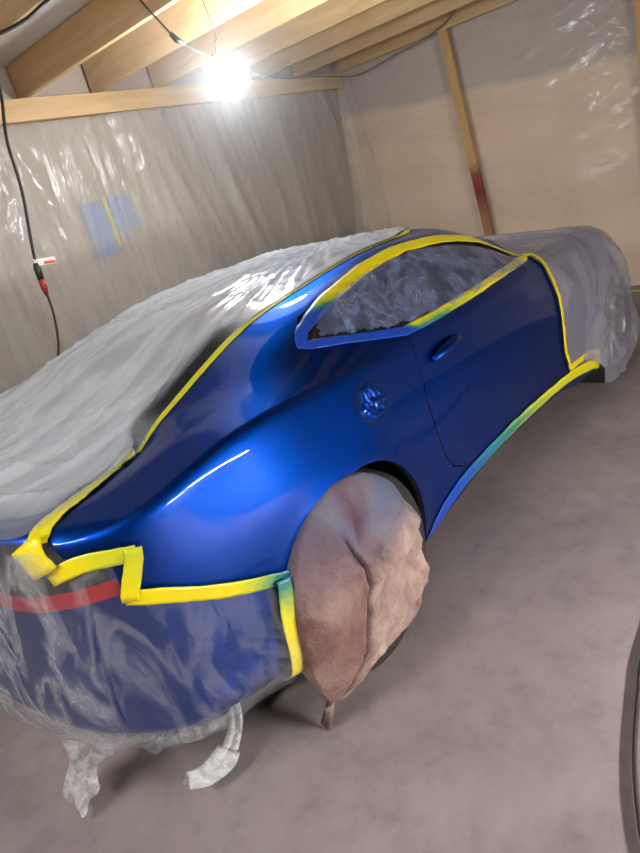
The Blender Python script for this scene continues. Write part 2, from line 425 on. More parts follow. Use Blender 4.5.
def build_body():
    bm = bmesh.new()
    vs = [bm.verts.new(p) for p in GR.reshape(-1, 3)]
    lu = bm.faces.layers.int.new('iu'); lv = bm.faces.layers.int.new('iv'); lp = bm.faces.layers.int.new('part')
    for i in range(nU-1):
        for j in range(nV-1):
            try:
                f = bm.faces.new((vs[i*nV+j], vs[(i+1)*nV+j], vs[(i+1)*nV+j+1], vs[i*nV+j+1]))
            except ValueError: continue
            f[lu] = i; f[lv] = j
    for P in (DOOR, WIN, ARCH_R, ARCH_F): cut_poly(bm, P)
    cut_poly(bm, BUMP, False, lambda c: True)
    dead = []
    for f in bm.faces:
        c = f.calc_center_median(); x, y, z = c
        u = (f[lu]+.5)/NU; v = (f[lv]+.5)/NV; part = 0
        if y < -.45 and u > 3.2 and (inside(x, z, ARCH_R) or inside(x, z, ARCH_F)) and v < 5.2: dead.append(f); continue
        if y < -.45 and 4.2 < u < 10 and inside(x, z, WIN) and v > 5.5: part = 2
        elif y < -.45 and 5.5 < u < 10 and inside(x, z, DOOR) and v < 6.3: part = 1
        elif 3.15 < u < 6.1 and v > 8.02 and (u > 3.6 or v > 8.6): part = 3
        elif 8.1 < u < 9.9 and v > 8.25: part = 4
        elif u < 2.88 and 4.15 < v < 4.42: part = 5
        elif u < 2.86 and 4.42 < v < (5.6 if u < 2.0 else 4.68): part = 8
        elif x < -.25 and u < 5 and v < 4.6:
            zz = np.interp(x, [p[0] for p in BUMP], [p[1] for p in BUMP])
            if z < zz: part = 6
        elif u > 9.95 and v > 6.05: part = 7
        f[lp] = part
    bmesh.ops.delete(bm, geom=dead, context='FACES')
    bm.normal_update()
    return bm, lp
BM, LP = build_body()
def flange(bm, depth, pred=lambda c: True):
    es = [e for e in bm.edges if e.is_boundary and pred((e.verts[0].co+e.verts[1].co)/2)]
    r = bmesh.ops.extrude_edge_only(bm, edges=es)
    for g in r['geom']:
        if isinstance(g, bmesh.types.BMVert): g.co.y += depth if g.co.y < 0 else -depth
        elif isinstance(g, bmesh.types.BMFace): g.material_index = 1  # returns coloured black, so the seam's shade sits in the colour
NRM = None
def grid_normals():
    a = np.gradient(GR, axis=0); b = np.gradient(GR, axis=1); n = np.cross(a, b); l = np.linalg.norm(n, axis=-1, keepdims=True)
    l[l < 1e-9] = 1; return n/l
NRM = grid_normals()
QUADS = [f for f in grid_faces(nU, nV)]
def set_normals(o):
    me = o.data; out = []
    P = GR.reshape(-1, 3); Q = NRM.reshape(-1, 3)
    for v in me.vertices:
        sg = -1 if v.co.y > 0 else 1
        loc, n, i, d = BVH_R.find_nearest(V((v.co.x, v.co.y*sg, v.co.z)))
        if d > .012: out.append(V((0, 0, 0))); continue
        acc = V()
        for k in QUADS[i]:
            w = 1/((loc-V(P[k])).length+1e-4)**2; acc += V(Q[k])*w
        acc.normalize(); out.append(V((acc.x, acc.y*sg, acc.z)))
    me.normals_split_custom_set_from_vertices(out)
BVH_R = BVHTree.FromPolygons([V(p) for p in GR.reshape(-1, 3)], QUADS)
def part_mesh(name, part, mat, mirror=True, shrink=0.0, depth=0.0, sink=0.0, thick=0.0, side=None, parent=car):
    bm = BM.copy(); lp = bm.faces.layers.int['part']
    bmesh.ops.delete(bm, geom=[f for f in bm.faces if f[lp] != part], context='FACES')
    bmesh.ops.delete(bm, geom=[v for v in bm.verts if not v.link_faces], context='VERTS')
    if shrink:
        c = V(); bv = {v for e in bm.edges if e.is_boundary for v in e.verts}
        for v in bv: c += v.co
        c /= max(1, len(bv))
        for v in bv:
            d = V((c.x-v.co.x, 0, c.z-v.co.z)); v.co += d.normalized()*shrink
    if sink:
        bm.normal_update(); nn = [v.normal.copy() for v in bm.verts]
        for v, n in zip(bm.verts, nn): v.co -= n*sink
    if depth: flange(bm, depth, lambda c: abs(c.y) > .2)
    if side == 1:
        for v in bm.verts: v.co.y *= -1
        bmesh.ops.reverse_faces(bm, faces=bm.faces[:])
    elif mirror:
        geo = bm.verts[:]+bm.edges[:]+bm.faces[:]
        d = bmesh.ops.duplicate(bm, geom=geo)
        nf = []
        for g in d['geom']:
            if isinstance(g, bmesh.types.BMVert): g.co.y *= -1
            elif isinstance(g, bmesh.types.BMFace): nf.append(g)
        bmesh.ops.reverse_faces(bm, faces=nf)
        bmesh.ops.remove_doubles(bm, verts=[v for v in bm.verts if abs(v.co.y) < 1e-4], dist=2e-4)
    o = from_bm(name, bm, mat, parent); o.data.materials.append(M['matte']); set_normals(o); return o
shell = part_mesh('body_shell', 0, M['paint'], depth=.03)
door = part_mesh('door', 1, M['paint'], mirror=False, shrink=.007, depth=.03)
door_far = part_mesh('door', 1, M['paint'], shrink=.007, depth=.03, side=1)
win = part_mesh('side_window', 2, M['glass'], mirror=False, sink=.006)
win_far = part_mesh('side_window', 2, M['glass'], sink=.006, side=1)
rearwin = part_mesh('rear_window', 3, M['glass'], sink=.010)
pass
tag(rearwin, 'dark rear window glass under the white sheet')
wsh = part_mesh('windshield', 4, M['glass'], sink=.004)
part_mesh('tail_light', 5, M['red'], mirror=False); part_mesh('tail_light', 5, M['red'], side=1)
part_mesh('light_surround', 8, M['black'])
bumper = part_mesh('rear_bumper', 6, M['paint'], depth=.02)
hood = part_mesh('hood', 7, M['paint'])
# underbody and wheel wells
bm = bmesh.new()
rows = []
for i in range(0, nU, 4):
    p = GB[i, 0]; rows.append((bm.verts.new((p[0], -p[1], p[2]+.005)), bm.verts.new((p[0], -p[1]*.5, p[2]-.0)), bm.verts.new((p[0], p[1]*.5, p[2])), bm.verts.new((p[0], p[1], p[2]+.005))))
for a, b in zip(rows, rows[1:]):
    for k in range(3):
        try: bm.faces.new((a[k], a[k+1], b[k+1], b[k]))
        except ValueError: pass
from_bm('underbody', bm, M['black'], car, False)
def well(cx, cz, r, side):
    bm = bmesh.new(); n = 24; A = []; B = []
    for k in range(n+1):
        t = math.radians(-25+230*k/n)
        x, z = cx+r*math.cos(t), cz+r*math.sin(t)
        A.append(bm.verts.new((x, side*.925, z))); B.append(bm.verts.new((x, side*.55, z)))
    for k in range(n): bm.faces.new((A[k], A[k+1], B[k+1], B[k]))
    bm.faces.new(B)
    return from_bm('wheel_well', bm, M['black'], car)
for cx, cz, r in ((-.05, .355, .375), (2.66, .345, .37)):
    for s in (-1, 1): well(cx, cz, r, s)
def wheel(cx, cz, R, side):
    bm = bmesh.new(); w = .245; y1 = side*.95; d = V((0, -side, 0))
    prof = [(R*.68, .0), (R*.74, -.006), (R*.86, -.004), (R*.955, .010), (R*.99, .03), (R, .055), (R, w-.055), (R*.99, w-.03), (R*.955, w-.01), (R*.86, w), (R*.68, w)]
    add_lathe(bm, prof, (cx, y1, cz), d, 56)
    t = from_bm('wheel', bm, M['rubber'], car)
    bm = bmesh.new()
    add_lathe(bm, [(R*.69, .004), (R*.66, .006), (R*.64, .03), (R*.63, .16)], (cx, y1, cz), d, 48)
    add_lathe(bm, [(.001, .02), (.05, .02), (.06, .035)], (cx, y1, cz), d, 24)
    for k in range(10):
        a = 2*math.pi*k/10; c, s = math.cos(a), math.sin(a)
        p0 = V((cx+.04*c, y1-side*.035, cz+.04*s)); p1 = V((cx+R*.65*c, y1-side*.02, cz+R*.65*s))
        add_tube(bm, [p0, (p0+p1)/2, p1], [.022, .016, .02], 6)
    rim = from_bm('rim', bm, M['alloy'], t)
    rim.parent = t; rim.matrix_parent_inverse = Matrix.Identity(4)
    return t
for s in (-1, 1):
    wheel(-.05, .322, .357, s); wheel(2.66, .322, .357, s)

# louvres over the rear window
bm = bmesh.new()
for k in range(7):
    u = 3.95+k*.27; pts = []
    for v in np.linspace(8.05, 8.95, 7): pts.append((G(-1, u, v), G(-1, u+.24, v)))
    L = []
    for a, b in pts: L.append((a+V((0, 0, -.003)), b+V((0, 0, .002)), b+V((0, 0, -.003)), a+V((0, 0, -.006))))
    L2 = [tuple(V((p.x, -p.y, p.z)) for p in q) for q in reversed(L)]
    vv = [[bm.verts.new(p) for p in q] for q in L+L2]
    for a, b in zip(vv, vv[1:]):
        for i in range(4): bm.faces.new((a[i], a[(i+1) % 4], b[(i+1) % 4], b[i]))
from_bm('rear_louver', bm, M['matte'], car, False)

# door handle, fuel door, mirror hole
def patch_disc(cx, cz, rx, rz, y, off, dome, n=36, rings=10, crinkle=0, rot=0.0):
    vs = []; fs = []
    for r in range(rings+1):
        q = r/rings
        for k in range(n):
            t = 2*math.pi*k/n
            a, b = rx*q*math.cos(t), rz*q*math.sin(t)
            p, nn = snap((cx+a*math.cos(rot)-b*math.sin(rot), y, cz+a*math.sin(rot)+b*math.cos(rot)))
            o = off+dome*(1-q*q)
            if crinkle:
                w = V((p.x, p.y, p.z))
                o += crinkle*min(1, 3*(1-q)+.1)*(ridge(w*34, 2)+.6*noise.noise(w*80)-.3)
            vs.append(p+nn*o)
    for r in range(rings):
        for k in range(n):
            fs.append((r*n+k, r*n+(k+1) % n, (r+1)*n+(k+1) % n, (r+1)*n+k))
    return vs, [f[::-1] for f in fs]
bm = bmesh.new()
FX, FZ = .18, .87
vs, fs = patch_disc(FX, FZ, .092, .080, -.93, .0012, 0)
from_pydata('fuel_door_gap', vs, fs, M['black'], car)
vs, fs = patch_disc(FX, FZ, .086, .074, -.93, .003, .002, crinkle=.007, n=56, rings=20)
tag(from_pydata('fuel_door', vs, fs, M['paint'], car), 'round crinkled blue fuel door')
vs, fs = patch_disc(.70, .875, .085, .042, -.93, .0015, -.0005)
HM = simple('recess_shade_blue', (.004, .02, .16), .3, .6, coat=1)  # nearly flat patch; its darker blue carries the shade of the recess
hr = from_pydata('handle_recess_patch', vs, fs, HM, door)
hp = [snap((x, -.94, z), o)[0] for x, z, o in ((.595,.868,.006),(.625,.872,.024),(.68,.880,.032),(.745,.886,.030),(.785,.888,.022),(.80,.888,.006))]
bm = bmesh.new(); hp2 = catmull(hp, 5)
add_tube(bm, hp2, [.010+.012*math.sin(math.pi*min(1, max(0, i/(len(hp2)-1))))**.6 for i in range(len(hp2))], 10)
for v in bm.verts:
    pass
from_bm('door_handle', bm, M['paint'], door)
vs, fs = patch_disc(.735, .905, .018, .014, -.93, .003, .001, n=18, rings=4)
from_pydata('lock_cover', vs, fs, M['paint'], door)
vs, fs = patch_disc(1.70, .945, .026, .012, -.84, .0015, 0, n=18, rings=4)
from_pydata('mirror_hole_patch', vs, fs, M['black'], door)  # flat black disc painted as the dark of the mirror hole

# ------------------------------------------------------------------ masking tape strips
def resample(pts, step=.02):
    P = [V(p) for p in pts]; L = [0]
    for a, b in zip(P, P[1:]): L.append(L[-1]+(b-a).length)
    n = max(2, int(L[-1]/step)+1); out = []
    for i in range(n):
        s = L[-1]*i/(n-1); k = max(j for j in range(len(L)) if L[j] <= s+1e-9); k = min(k, len(P)-2)
        q = (s-L[k])/max(1e-9, L[k+1]-L[k]); out.append(P[k].lerp(P[k+1], q))
    return out
def tape(pts, width, label, over=lambda s, w, p: 0, closed=False, off=.004, smooth_pts=True, side=0.0, rough=.0012, free=False, wfun=None):
    """strip laid along 3-D waypoints on the body; side shifts it to the left (+) or right (-) of the line"""
    if smooth_pts: pts = catmull(pts, 6)
    P = resample(pts, .016)
    if closed: P = P[:-1]
    m = 6; vs = []; ov = []; n = len(P)
    S = [snap(p) for p in P]
    wd0 = width
    for i in range(n):
        width = wd0*(wfun(P[i]) if wfun else 1)
        a = P[(i-1) % n] if closed else P[max(i-1, 0)]; b = P[(i+1) % n] if closed else P[min(i+1, n-1)]
        t = (b-a).normalized(); p, nn = S[i]
        if free: p = P[i]
        w = nn.cross(t).normalized()
        jit = 1+.10*noise.noise(V((i*.15, width*50, 3)))
        for j in range(m):
            q = (j/(m-1)-.5+side)*width*jit
            if free: pp, n2 = p+w*q, nn
            else: pp, n2 = snap(p+w*q)
            o = off+rough*(ridge(pp*40, 2)+noise.noise(pp*25))
            vs.append(pp+n2*o); ov.append(over(i/(n-1), j/(m-1), pp))
    fs = []
    for i in range(n if closed else n-1):
        for j in range(m-1):
            k = (i+1) % n
            fs.append((i*m+j, i*m+j+1, k*m+j+1, k*m+j))
    o = from_pydata('masking_tape', vs, fs, M['tape'])
    at = o.data.attributes.new('overspray', 'FLOAT', 'POINT')
    at.data.foreach_set('value', [float(x) for x in ov])
    so = o.modifiers.new('s', 'SOLIDIFY'); so.thickness = .0008; so.offset = 0
    return tag(o, label, 'tape')
clamp = lambda x: max(0, min(1, x))
tape([(.085,-.765,1.115),(.13,-.745,1.165),(.20,-.73,1.19),(.355,-.70,1.217),(.635,-.67,1.252),(.919,-.655,1.258),(1.256,-.655,1.228),(1.41,-.66,1.19),(1.554,-.67,1.145),(1.709,-.72,1.068),(1.83,-.79,.985),(1.79,-.80,.975),(1.52,-.82,.972),(1.095,-.85,.980),(.723,-.865,.990),(.524,-.865,.998),(.367,-.83,1.028),(.22,-.80,1.07),(.11,-.77,1.095),(.085,-.765,1.115)],
     .04, 'yellow tape ring bordering the side window, blue at its rear corner',
     lambda s, w, p: clamp((.62-p.x)/.30)*clamp((1.20-p.z)/.04) + .85*clamp((1.25-p.x)/.75)*clamp((1.012-p.z+max(0, .6-p.x)*.3)/.03), closed=True, smooth_pts=False, off=.005, wfun=lambda p: 1+.5*clamp((p.z-1.06)/.08)*clamp((p.x-.1)/.2))
ROOF_T = [(-.918,-.71,.955),(-.906,-.70,.962),(-.812,-.655,.974),(-.670,-.612,.977),(-.548,-.578,.977),(-.51,-.572,.99),(-.386,-.55,1.037),(-.172,-.53,1.112),(.063,-.51,1.179),(.242,-.50,1.205),(.437,-.49,1.227),(.758,-.48,1.251),(1.119,-.48,1.273),(1.30,-.46,1.265),(1.45,-.30,1.255)]
tape(ROOF_T[5:], .030, 'thin yellow tape along the rear window and roof edge', lambda s, w, p: .18, off=.0018, rough=.0006)
tape(ROOF_T[:6], .050, 'wide yellow tape along the deck edge from the tail corner to the rear window', lambda s, w, p: .1+.12*clamp((p.x+.8)*3), off=.006, rough=.003)
tape([(-.93,-.69,.965),(-.925,-.70,.93),(-.915,-.715,.885)], .075, 'crumpled yellow tape wrapped around the tail corner', off=.026, rough=.005)
tape([(-.915,-.71,.865),(-.88,-.755,.88),(-.839,-.78,.885),(-.79,-.81,.878),(-.75,-.83,.868)], .045, 'yellow tape over the top edge of the tail light', lambda s, w, p: .30*clamp(1.3*s-.2), off=.015, rough=.002)
tape([(-.752,-.83,.885),(-.765,-.83,.84),(-.80,-.83,.775),(-.806,-.83,.752)], .042, 'short upright yellow tape at the outer end of the tail light', lambda s, w, p: .28*(1-s), off=.018, rough=.002)
tape([(-.815,-.83,.765),(-.75,-.87,.734),(-.69,-.90,.698),(-.60,-.91,.65),(-.52,-.92,.612),(-.44,-.93,.578),(-.385,-.93,.562)], .042, 'yellow tape along the top of the bumper, green towards the wheel', lambda s, w, p: .75*clamp((s-.55)*2.2), off=.014, rough=.002)
tape([(-.425,-.93,.578),(-.435,-.915,.48),(-.44,-.91,.40),(-.445,-.90,.30),(-.455,-.885,.20),(-.46,-.87,.15)], .050, 'upright yellow tape on the bumper edge behind the wheel', lambda s, w, p: .65*clamp((.35-s)*3), off=.030, rough=.002)
tape([(1.80,-.80,.995),(1.86,-.80,.985),(1.885,-.83,.935),(1.865,-.90,.83),(1.835,-.94,.68),(1.825,-.94,.53),(1.84,-.94,.44),(1.885,-.93,.375),(1.875,-.925,.335)], .030, 'bent yellow tape running down the front edge of the door', off=.013, rough=.0015)
tape([(1.885,-.93,.335),(2.05,-.93,.325),(2.2,-.93,.31),(2.30,-.93,.285)], .035, 'short yellow tape at the foot of the front fender', off=.013)
tape([(2.315,-.925,.30),(2.315,-.92,.24),(2.31,-.915,.18)], .05, 'folded yellow tape closing the front end of the sill', off=.009, rough=.003)
tape([(.335,-.925,.20),(.42,-.925,.245),(.52,-.925,.285),(.66,-.925,.310),(.80,-.925,.317),(1.0,-.925,.322),(1.24,-.925,.320),(1.5,-.925,.308),(1.76,-.925,.290),(2.0,-.925,.265),(2.18,-.925,.235),(2.30,-.925,.212)], .062, 'long tape along the door sill fading from blue to yellow', lambda s, w, p: clamp(1.02-.78*(p.x-.25)/1.35)*.95+.1*(abs(w-.5) < .2), off=.005)

tape([(-.600,-.60,.977),(-.565,-.585,.978),(-.540,-.565,.980),(-.525,-.53,.990)], .060, 'yellow tape patch at the foot of the rear window where two strips meet', lambda s, w, p: .15, off=.011, rough=.003)
# ------------------------------------------------------------------ polythene on the car
def film_grid(name, rows, mat, parent=None, milk=None, thick=0.0):
    n = len(rows); m = len(rows[0]); vs = [p for r in rows for p in r]
    o = from_pydata(name, vs, grid_faces(n, m), mat, parent)
    if milk is not None:
        at = o.data.attributes.new('milk', 'FLOAT', 'POINT'); at.data.foreach_set('value', [float(x) for r in milk for x in r])
    return o
# A: white sheet over rear deck, rear window and roof
def vstart(u):
    return np.interp(u, [0, 1.9, 2.3, 3.0, 3.4, 4, 7.3, 7.9, 8.4], [6.0, 6.0, 6.25, 7.0, 7.9, 8.0, 8.0, 8.4, 9.4])
rows = []; milk = []
for u in np.linspace(0.0, 8.35, 170):
    r = []; mk = []; v0 = vstart(u)
    for k in range(150):
        w = k/149*1.55
        if w < 1: v = v0+(9.999-v0)*w; s = -1
        else:
            v = 9.999-(9.999-3.0)*(w-1)/.55; s = 1
        p = G(s, u, v); nn = Gn(s, u, v); nn = nn if nn.z > -.2 else -nn
        q = V((p.x*1.0, p.y*1.0, p.z))
        fan = math.atan2(q.y-.10, -(q.x-1.35))               # creases fan out backwards from the roof
        far = clamp((q.y-.05)/.35)*clamp((.5-q.x)*2)
        amp = clamp(w*7)
        o = .009+amp*(.010*ridge(V((fan*9, q.x*.35, 2)), 5)+.006*ridge(V((fan*21, q.x*.7, 5)), 5)+.007*ridge(V((q.x*5+q.y*2, fan*5, 3)), 6)+.002*noise.noise(q*8)
            +far*.007*ridge(V((q.x*6+q.y*4, q.y*3-q.x*2, 4)), 3))
        e = V((q.x-.30, q.y-.36, 0)); rr = e.length            # pinched star where the sheet was gathered
        o += amp*.016*math.exp(-rr/.16)*(math.cos(9*math.atan2(e.y, e.x))*.6+.8)
        o += amp*.020*math.exp(-((q.x+.48)/.12)**2)            # pulled straight across the foot of the rear window
        r.append(p+nn*o)
        clear = math.exp(-((q.x+.19)/.27)**6)*clamp(1.6-w/.17*clamp(1.6+q.x*1.2)) if s < 0 else 0
        mk.append(clamp(1-.97*clamp(clear)-.75*clamp((-.42-q.x)*8)*clamp(1.25-w/.30)*(s < 0)))
    rows.append(r); milk.append(mk)
fa = film_grid('masking_sheet', rows, M['film_roof'], None, milk)
tag(fa, 'wrinkled white plastic sheet over the roof, rear window and trunk', 'plastic sheet')

# B: clear bag over rear bumper and tail lights
def vtop(u):
    if u <= 2.1: return 6.0
    if u <= 2.35: return np.interp(u, [2.1, 2.35], [6.0, 4.85])
    if u <= 2.86: return np.interp(u, [2.35, 2.86], [4.85, 4.7])
    if u <= 3.0: return np.interp(u, [2.86, 3.0], [4.7, 4.05])
    x = G(-1, u, 3.8).x; zz = np.interp(x, [p[0] for p in BUMP], [p[1] for p in BUMP])
    return min(4.6, max(2.0, min(np.linspace(2, 4.6, 60), key=lambda v: abs(G(-1, u, v).z-zz))))
rows = []; milk = []
us = [(+1, u) for u in np.linspace(3.9, 0.02, 70)]+[(-1, u) for u in np.linspace(0, 3.99, 120)]
for s, u in us:
    r = []; mk = []; vt = vtop(u) if s < 0 else (6.0 if u < 2.3 else 4.4)
    nr = 60
    rt = u if s < 0 else -u
    corner = clamp((rt-3.0)/.9)
    for k in range(nr):
        w = k/(nr-1)
        ww = min(1, w/.82); v = vt+(0.35-vt)*ww
        p = G(s, u, v); nn = Gn(s, u, v)
        if nn.x > .3 and u < 2: nn = -nn
        sag = clamp(math.sin(math.pi*min(1, ww*1.0)))
        fold = ridge(V((rt*2.3+ww*.5, ww*.55, 2.0)), 3)*clamp(1.6-corner*1.2)
        radi = ridge(V((rt*.9-ww*.8, ww*6.5-rt*2.2, 7.0)), 5)*clamp((rt-2.6)*1.2)
        o = .003+.007*clamp(w*9)+sag*(.022+.045*fold+.022*radi)+.004*noise.noise(V((p.x*12, p.y*12, p.z*9)))
        o += .05*sag*clamp(ww-.3)*(1-corner)
        q = p+nn*o
        if w > .82:                                        # tucked under and hanging a little
            e = (w-.82)/.18
            hang = (.085*(1-corner*.6))*math.sin(e*math.pi*.62)
            q = q+V((.16*e*e if u < 2.6 else 0, -s*(.10*e*e), -hang-.02*e+.012*noise.noise(V((rt*3, e, 1)))))
        r.append(q); mk.append(clamp(.42+1.5*clamp((2.9-rt)/2.0)*(.5+.5*ww)-.1*corner+.5*clamp((ww-.8)*5)))
    rows.append(r); milk.append(mk)
fb = film_grid('masking_sheet', rows, M['film_rear'], None, milk)
tag(fb, 'clear plastic bag wrapped around the rear bumper and tail light', 'plastic sheet')
def tail_of_film(path, radii, seed, mat, parent, lobes=5):
    P = catmull(path, 8); n = len(P); rows = []
    R = np.interp(np.linspace(0, 1, n), np.linspace(0, 1, len(radii)), radii)
    for i, p in enumerate(P):
        t = (P[min(i+1, n-1)]-P[max(0, i-1)]).normalized(); a = t.orthogonal().normalized(); b = t.cross(a); r = []
        for k in range(33):
            th = 2*math.pi*k/32
            rr = R[i]*(1+.28*math.sin(lobes*th+seed+i*.05)+.22*noise.noise(V((math.cos(th)*1.5, math.sin(th)*1.5, i*.12+seed))))
            r.append(p+(a*math.cos(th)+b*math.sin(th)*.65)*rr)
        rows.append(r)
    return film_grid('gathered_tail', rows, mat, parent, [[1.0]*33 for _ in rows])
M['film_tail'] = mat_film('bunched_polythene', (.72, .72, .72), .42, .8, .2, (3, 3, 3), (0, 0, 0), 4, .5, .02)
tail_of_film([(-.93,-.46,.22),(-.97,-.44,.15),(-1.0,-.42,.08),(-1.0,-.40,.03)], [.11, .05, .065, .06], 1, M['film_tail'], fb)
tail_of_film([(-.60,-.76,.20),(-.62,-.77,.15),(-.65,-.755,.08),(-.70,-.75,.035),(-.77,-.74,.035),(-.83,-.74,.08)], [.022, .028, .032, .034, .030, .02], 4, M['film_tail'], fb, 3)

# C: hazy sheet over hood, fender and front wheel
rows = []
for u in np.linspace(8.95, 14.6, 130):
    r = []
    for k in range(170):
        w = k/169
        if w < .5:
            s = -1; vm = np.interp(u, [8.9, 9.9, 10.05, 10.2], [1.55, 1.45, 1.2, .4]); v = vm+(9.999-vm)*(w/.5)
        else: s = 1; v = 9.999-(9.999-1)*((w-.5)/.5)
        p = G(s, u, v); nn = Gn(s, u, v)
        e = clamp((u-9.05)/.9)
        low = clamp((3.2-v)/3.2)
        fold = ridge(V((p.x*1.5+p.z*1.3, p.z*.7+p.y*.5, 5+s)), 4)+.35*ridge(V((p.x*3.8-p.z*2, p.z*1.5, 9+s)), 4)
        o = .010+e*(.008+.030*fold+.004*noise.noise(p*9)+.012*clamp((7.5-v)/4)*clamp((u-9.8)))
        q = p+nn*o
        if u > 9.7: q += V((.0, s*.07*low*low*clamp((u-9.7)*1.5), -low*low*clamp((u-9.7)*1.2)*max(0, p.z-.0)*.95))
        q.z = max(q.z, FLOOR+.006+.01*(noise.noise(q*8)+1))
        r.append(q)
    rows.append(r)
fc = film_grid('masking_sheet', rows, M['film_front'])
tag(fc, 'hazy plastic sheet draped over the hood and front fender to the floor', 'plastic sheet')

# D: crinkled film on the side window
nx, nz = 110, 44; rows = []
M['film_window'] = mat_film('window_film', (.22, .27, .46), .24, .62, .06, (3, 3, 2), (0, .3, 0), 2.0, .2, .01)
vs = []; idx = {}; fs = []
x0, x1, z0, z1 = .11, 1.80, .975, 1.245
for i in range(nx):
    for j in range(nz):
        x = x0+(x1-x0)*i/(nx-1); z = z0+(z1-z0)*j/(nz-1)
        if not inside(.93+(x-.93)/.97, z+.012 if z < 1.03 else 1.042+(z-1.03)/.95, WIN): continue
        yy = np.interp(z, [.98, 1.10, 1.24], [-.86, -.765, -.655])
        p, nn = snap((x, yy, z))
        rear = clamp((.95-x)/.55)
        edge = clamp((1.06-z)/.06); q = V((x*15-z*6, z*9, 1)); o = .006+.004*(noise.noise(V((x*5, z*5, 2)))+1)+(.024*rear+.006*edge)*ridge(q, 2)+(.007*rear+.003*edge)*noise.noise(q*2.2)+.009*ridge(V((x*6-z*5, z*2, 8)), 4)
        idx[(i, j)] = len(vs); vs.append(p+nn*o)
for (i, j) in idx:
    k = [(i, j), (i+1, j), (i+1, j+1), (i, j+1)]
    if all(q in idx for q in k): fs.append(tuple(idx[q] for q in k))
fd = from_pydata('window_film', vs, fs, M['film_window'])
tag(fd, 'crinkled clear film stuck over the side window inside the tape', 'plastic film')

# ------------------------------------------------------------------ blanket over the rear wheel
OUT = [(-.01,.700),(.075,.640),(.135,.565),(.180,.44),(.195,.32),(.185,.20),(.145,.11),(.065,.060),(-.10,.062),(-.25,.062),(-.35,.062),(-.415,.11),(-.44,.211),(-.437,.392),(-.415,.518),(-.385,.596),(-.315,.675),(-.23,.715),(-.129,.730)]
def cloth_cover():
    ring = catmull([V((x, 0, z)) for x, z in OUT+OUT[:1]], 6)[:-1]
    c = V((-.12, 0, .40)); n = 131; vs = []; ov = []; st = []
    ang = np.array([math.atan2(p.z-c.z, p.x-c.x) for p in ring]); rad = np.array([(p-c).length for p in ring]); o_ = np.argsort(ang)
    def reach(t): return np.interp(t, ang[o_], rad[o_], period=2*math.pi)
    for i in range(n):
        for j in range(n):
            a, b = 2*i/(n-1)-1, 2*j/(n-1)-1
            u, v = a*math.sqrt(1-b*b/2), b*math.sqrt(1-a*a/2)          # square to disc
            q = min(1, math.hypot(u, v)); t = math.atan2(v, u); R = reach(t)
            low = clamp((.33-(c.z+R*math.sin(t)))/.15)                 # the hem hangs free below, wraps the tyre above
            if q <= .85: rr = q/.85; k = 0
            else: rr = 1-.05*(q-.85)/.15*(1-low); k = (q-.85)/.15
            x, z = c.x+R*rr*math.cos(t), c.z+R*rr*math.sin(t)
            y = -1.035+.07*min(1, q/.85)**4+k*(.20*(1-low)+.012*low)
            inn = clamp((.93-q)*4.5)
            seam = -.262+.045*math.sin((z-.25)*7)-.17*clamp((.32-z)*2.2)
            left = clamp((seam-x)/.018)
            w1 = .05*noise.noise(V((x*4, z*3, 2)))
            g = z-.20*x+w1
            f = ridge(V((g*4.2, x*.8, 3)), 3); f2 = ridge(V((g*9+x*1.5, x*2.2, 6)), 3)
            puff = ridge(V((x*6+z*3, z*6-x*2, 8)), 2)
            y -= inn*((1-left)*((.042*f+.020*f2)*(1-.65*clamp((z-.48)*6)))+left*(.022+.016*puff)+.006*noise.noise(V((x*9, z*9, 1)))+.006*noise.noise(V((x*24, z*24, 5))))
            gr = math.exp(-((x-seam-.006)/.009)**2)*clamp((.63-z)*8)*inn
            y += .060*gr
            top = math.exp(-((x+.20-(z-.52)*.45)/.014)**2)*clamp((z-.50)*9)*clamp((.70-z)*9)*inn
            y += .022*top
            vs.append(V((x, y, z)))
            ov.append(clamp((z-.44)/.17)*(.85+.5*noise.noise(V((x*6, z*6, 4))))+.30*clamp((x-.08)*8)*clamp((z-.3)*4))
            st.append(clamp(1.1*math.exp(-((x+.17-(z-.55)*.35)/.05)**2)*clamp((z-.46)*8)*(.6+.9*noise.noise(V((x*14, z*10, 9))))+.72*left*clamp(1.15-abs(z-.36)*2.0)*(.75+.6*noise.noise(V((x*5, z*5, 3))))+.8*gr))  # stains, and a last term that colours shade into the seam groove
    fs = [f[::-1] for f in grid_faces(n, n)]
    o = from_pydata('wheel_cover', vs, fs, M['cloth'])
    for nm, dat in (('overspray', ov), ('stain', st)):
        a = o.data.attributes.new(nm, 'FLOAT', 'POINT'); a.data.foreach_set('value', [float(clamp(x)) for x in dat])
    so = o.modifiers.new('s', 'SOLIDIFY'); so.thickness = .006; so.offset = 0
    tag(o, 'dusty pink brown blanket tied over the rear wheel', 'wheel cover')
    # loose corner hanging behind
    cv = []; 
    for i in range(12):
        a = i/11
        for j in range(8):
            b = j/7-.5
            p = V((-.385-.03*a, -.965+.05*a, .10-.13*a))+V((b*(.10*(1-a)+.012), .02*math.sin(b*6), .02*b))
            cv.append(p)
    co = from_pydata('corner_flap', cv, grid_faces(12, 8), M['cloth'], o)
    so = co.modifiers.new('s', 'SOLIDIFY'); so.thickness = .006
    return o
cloth_cover()

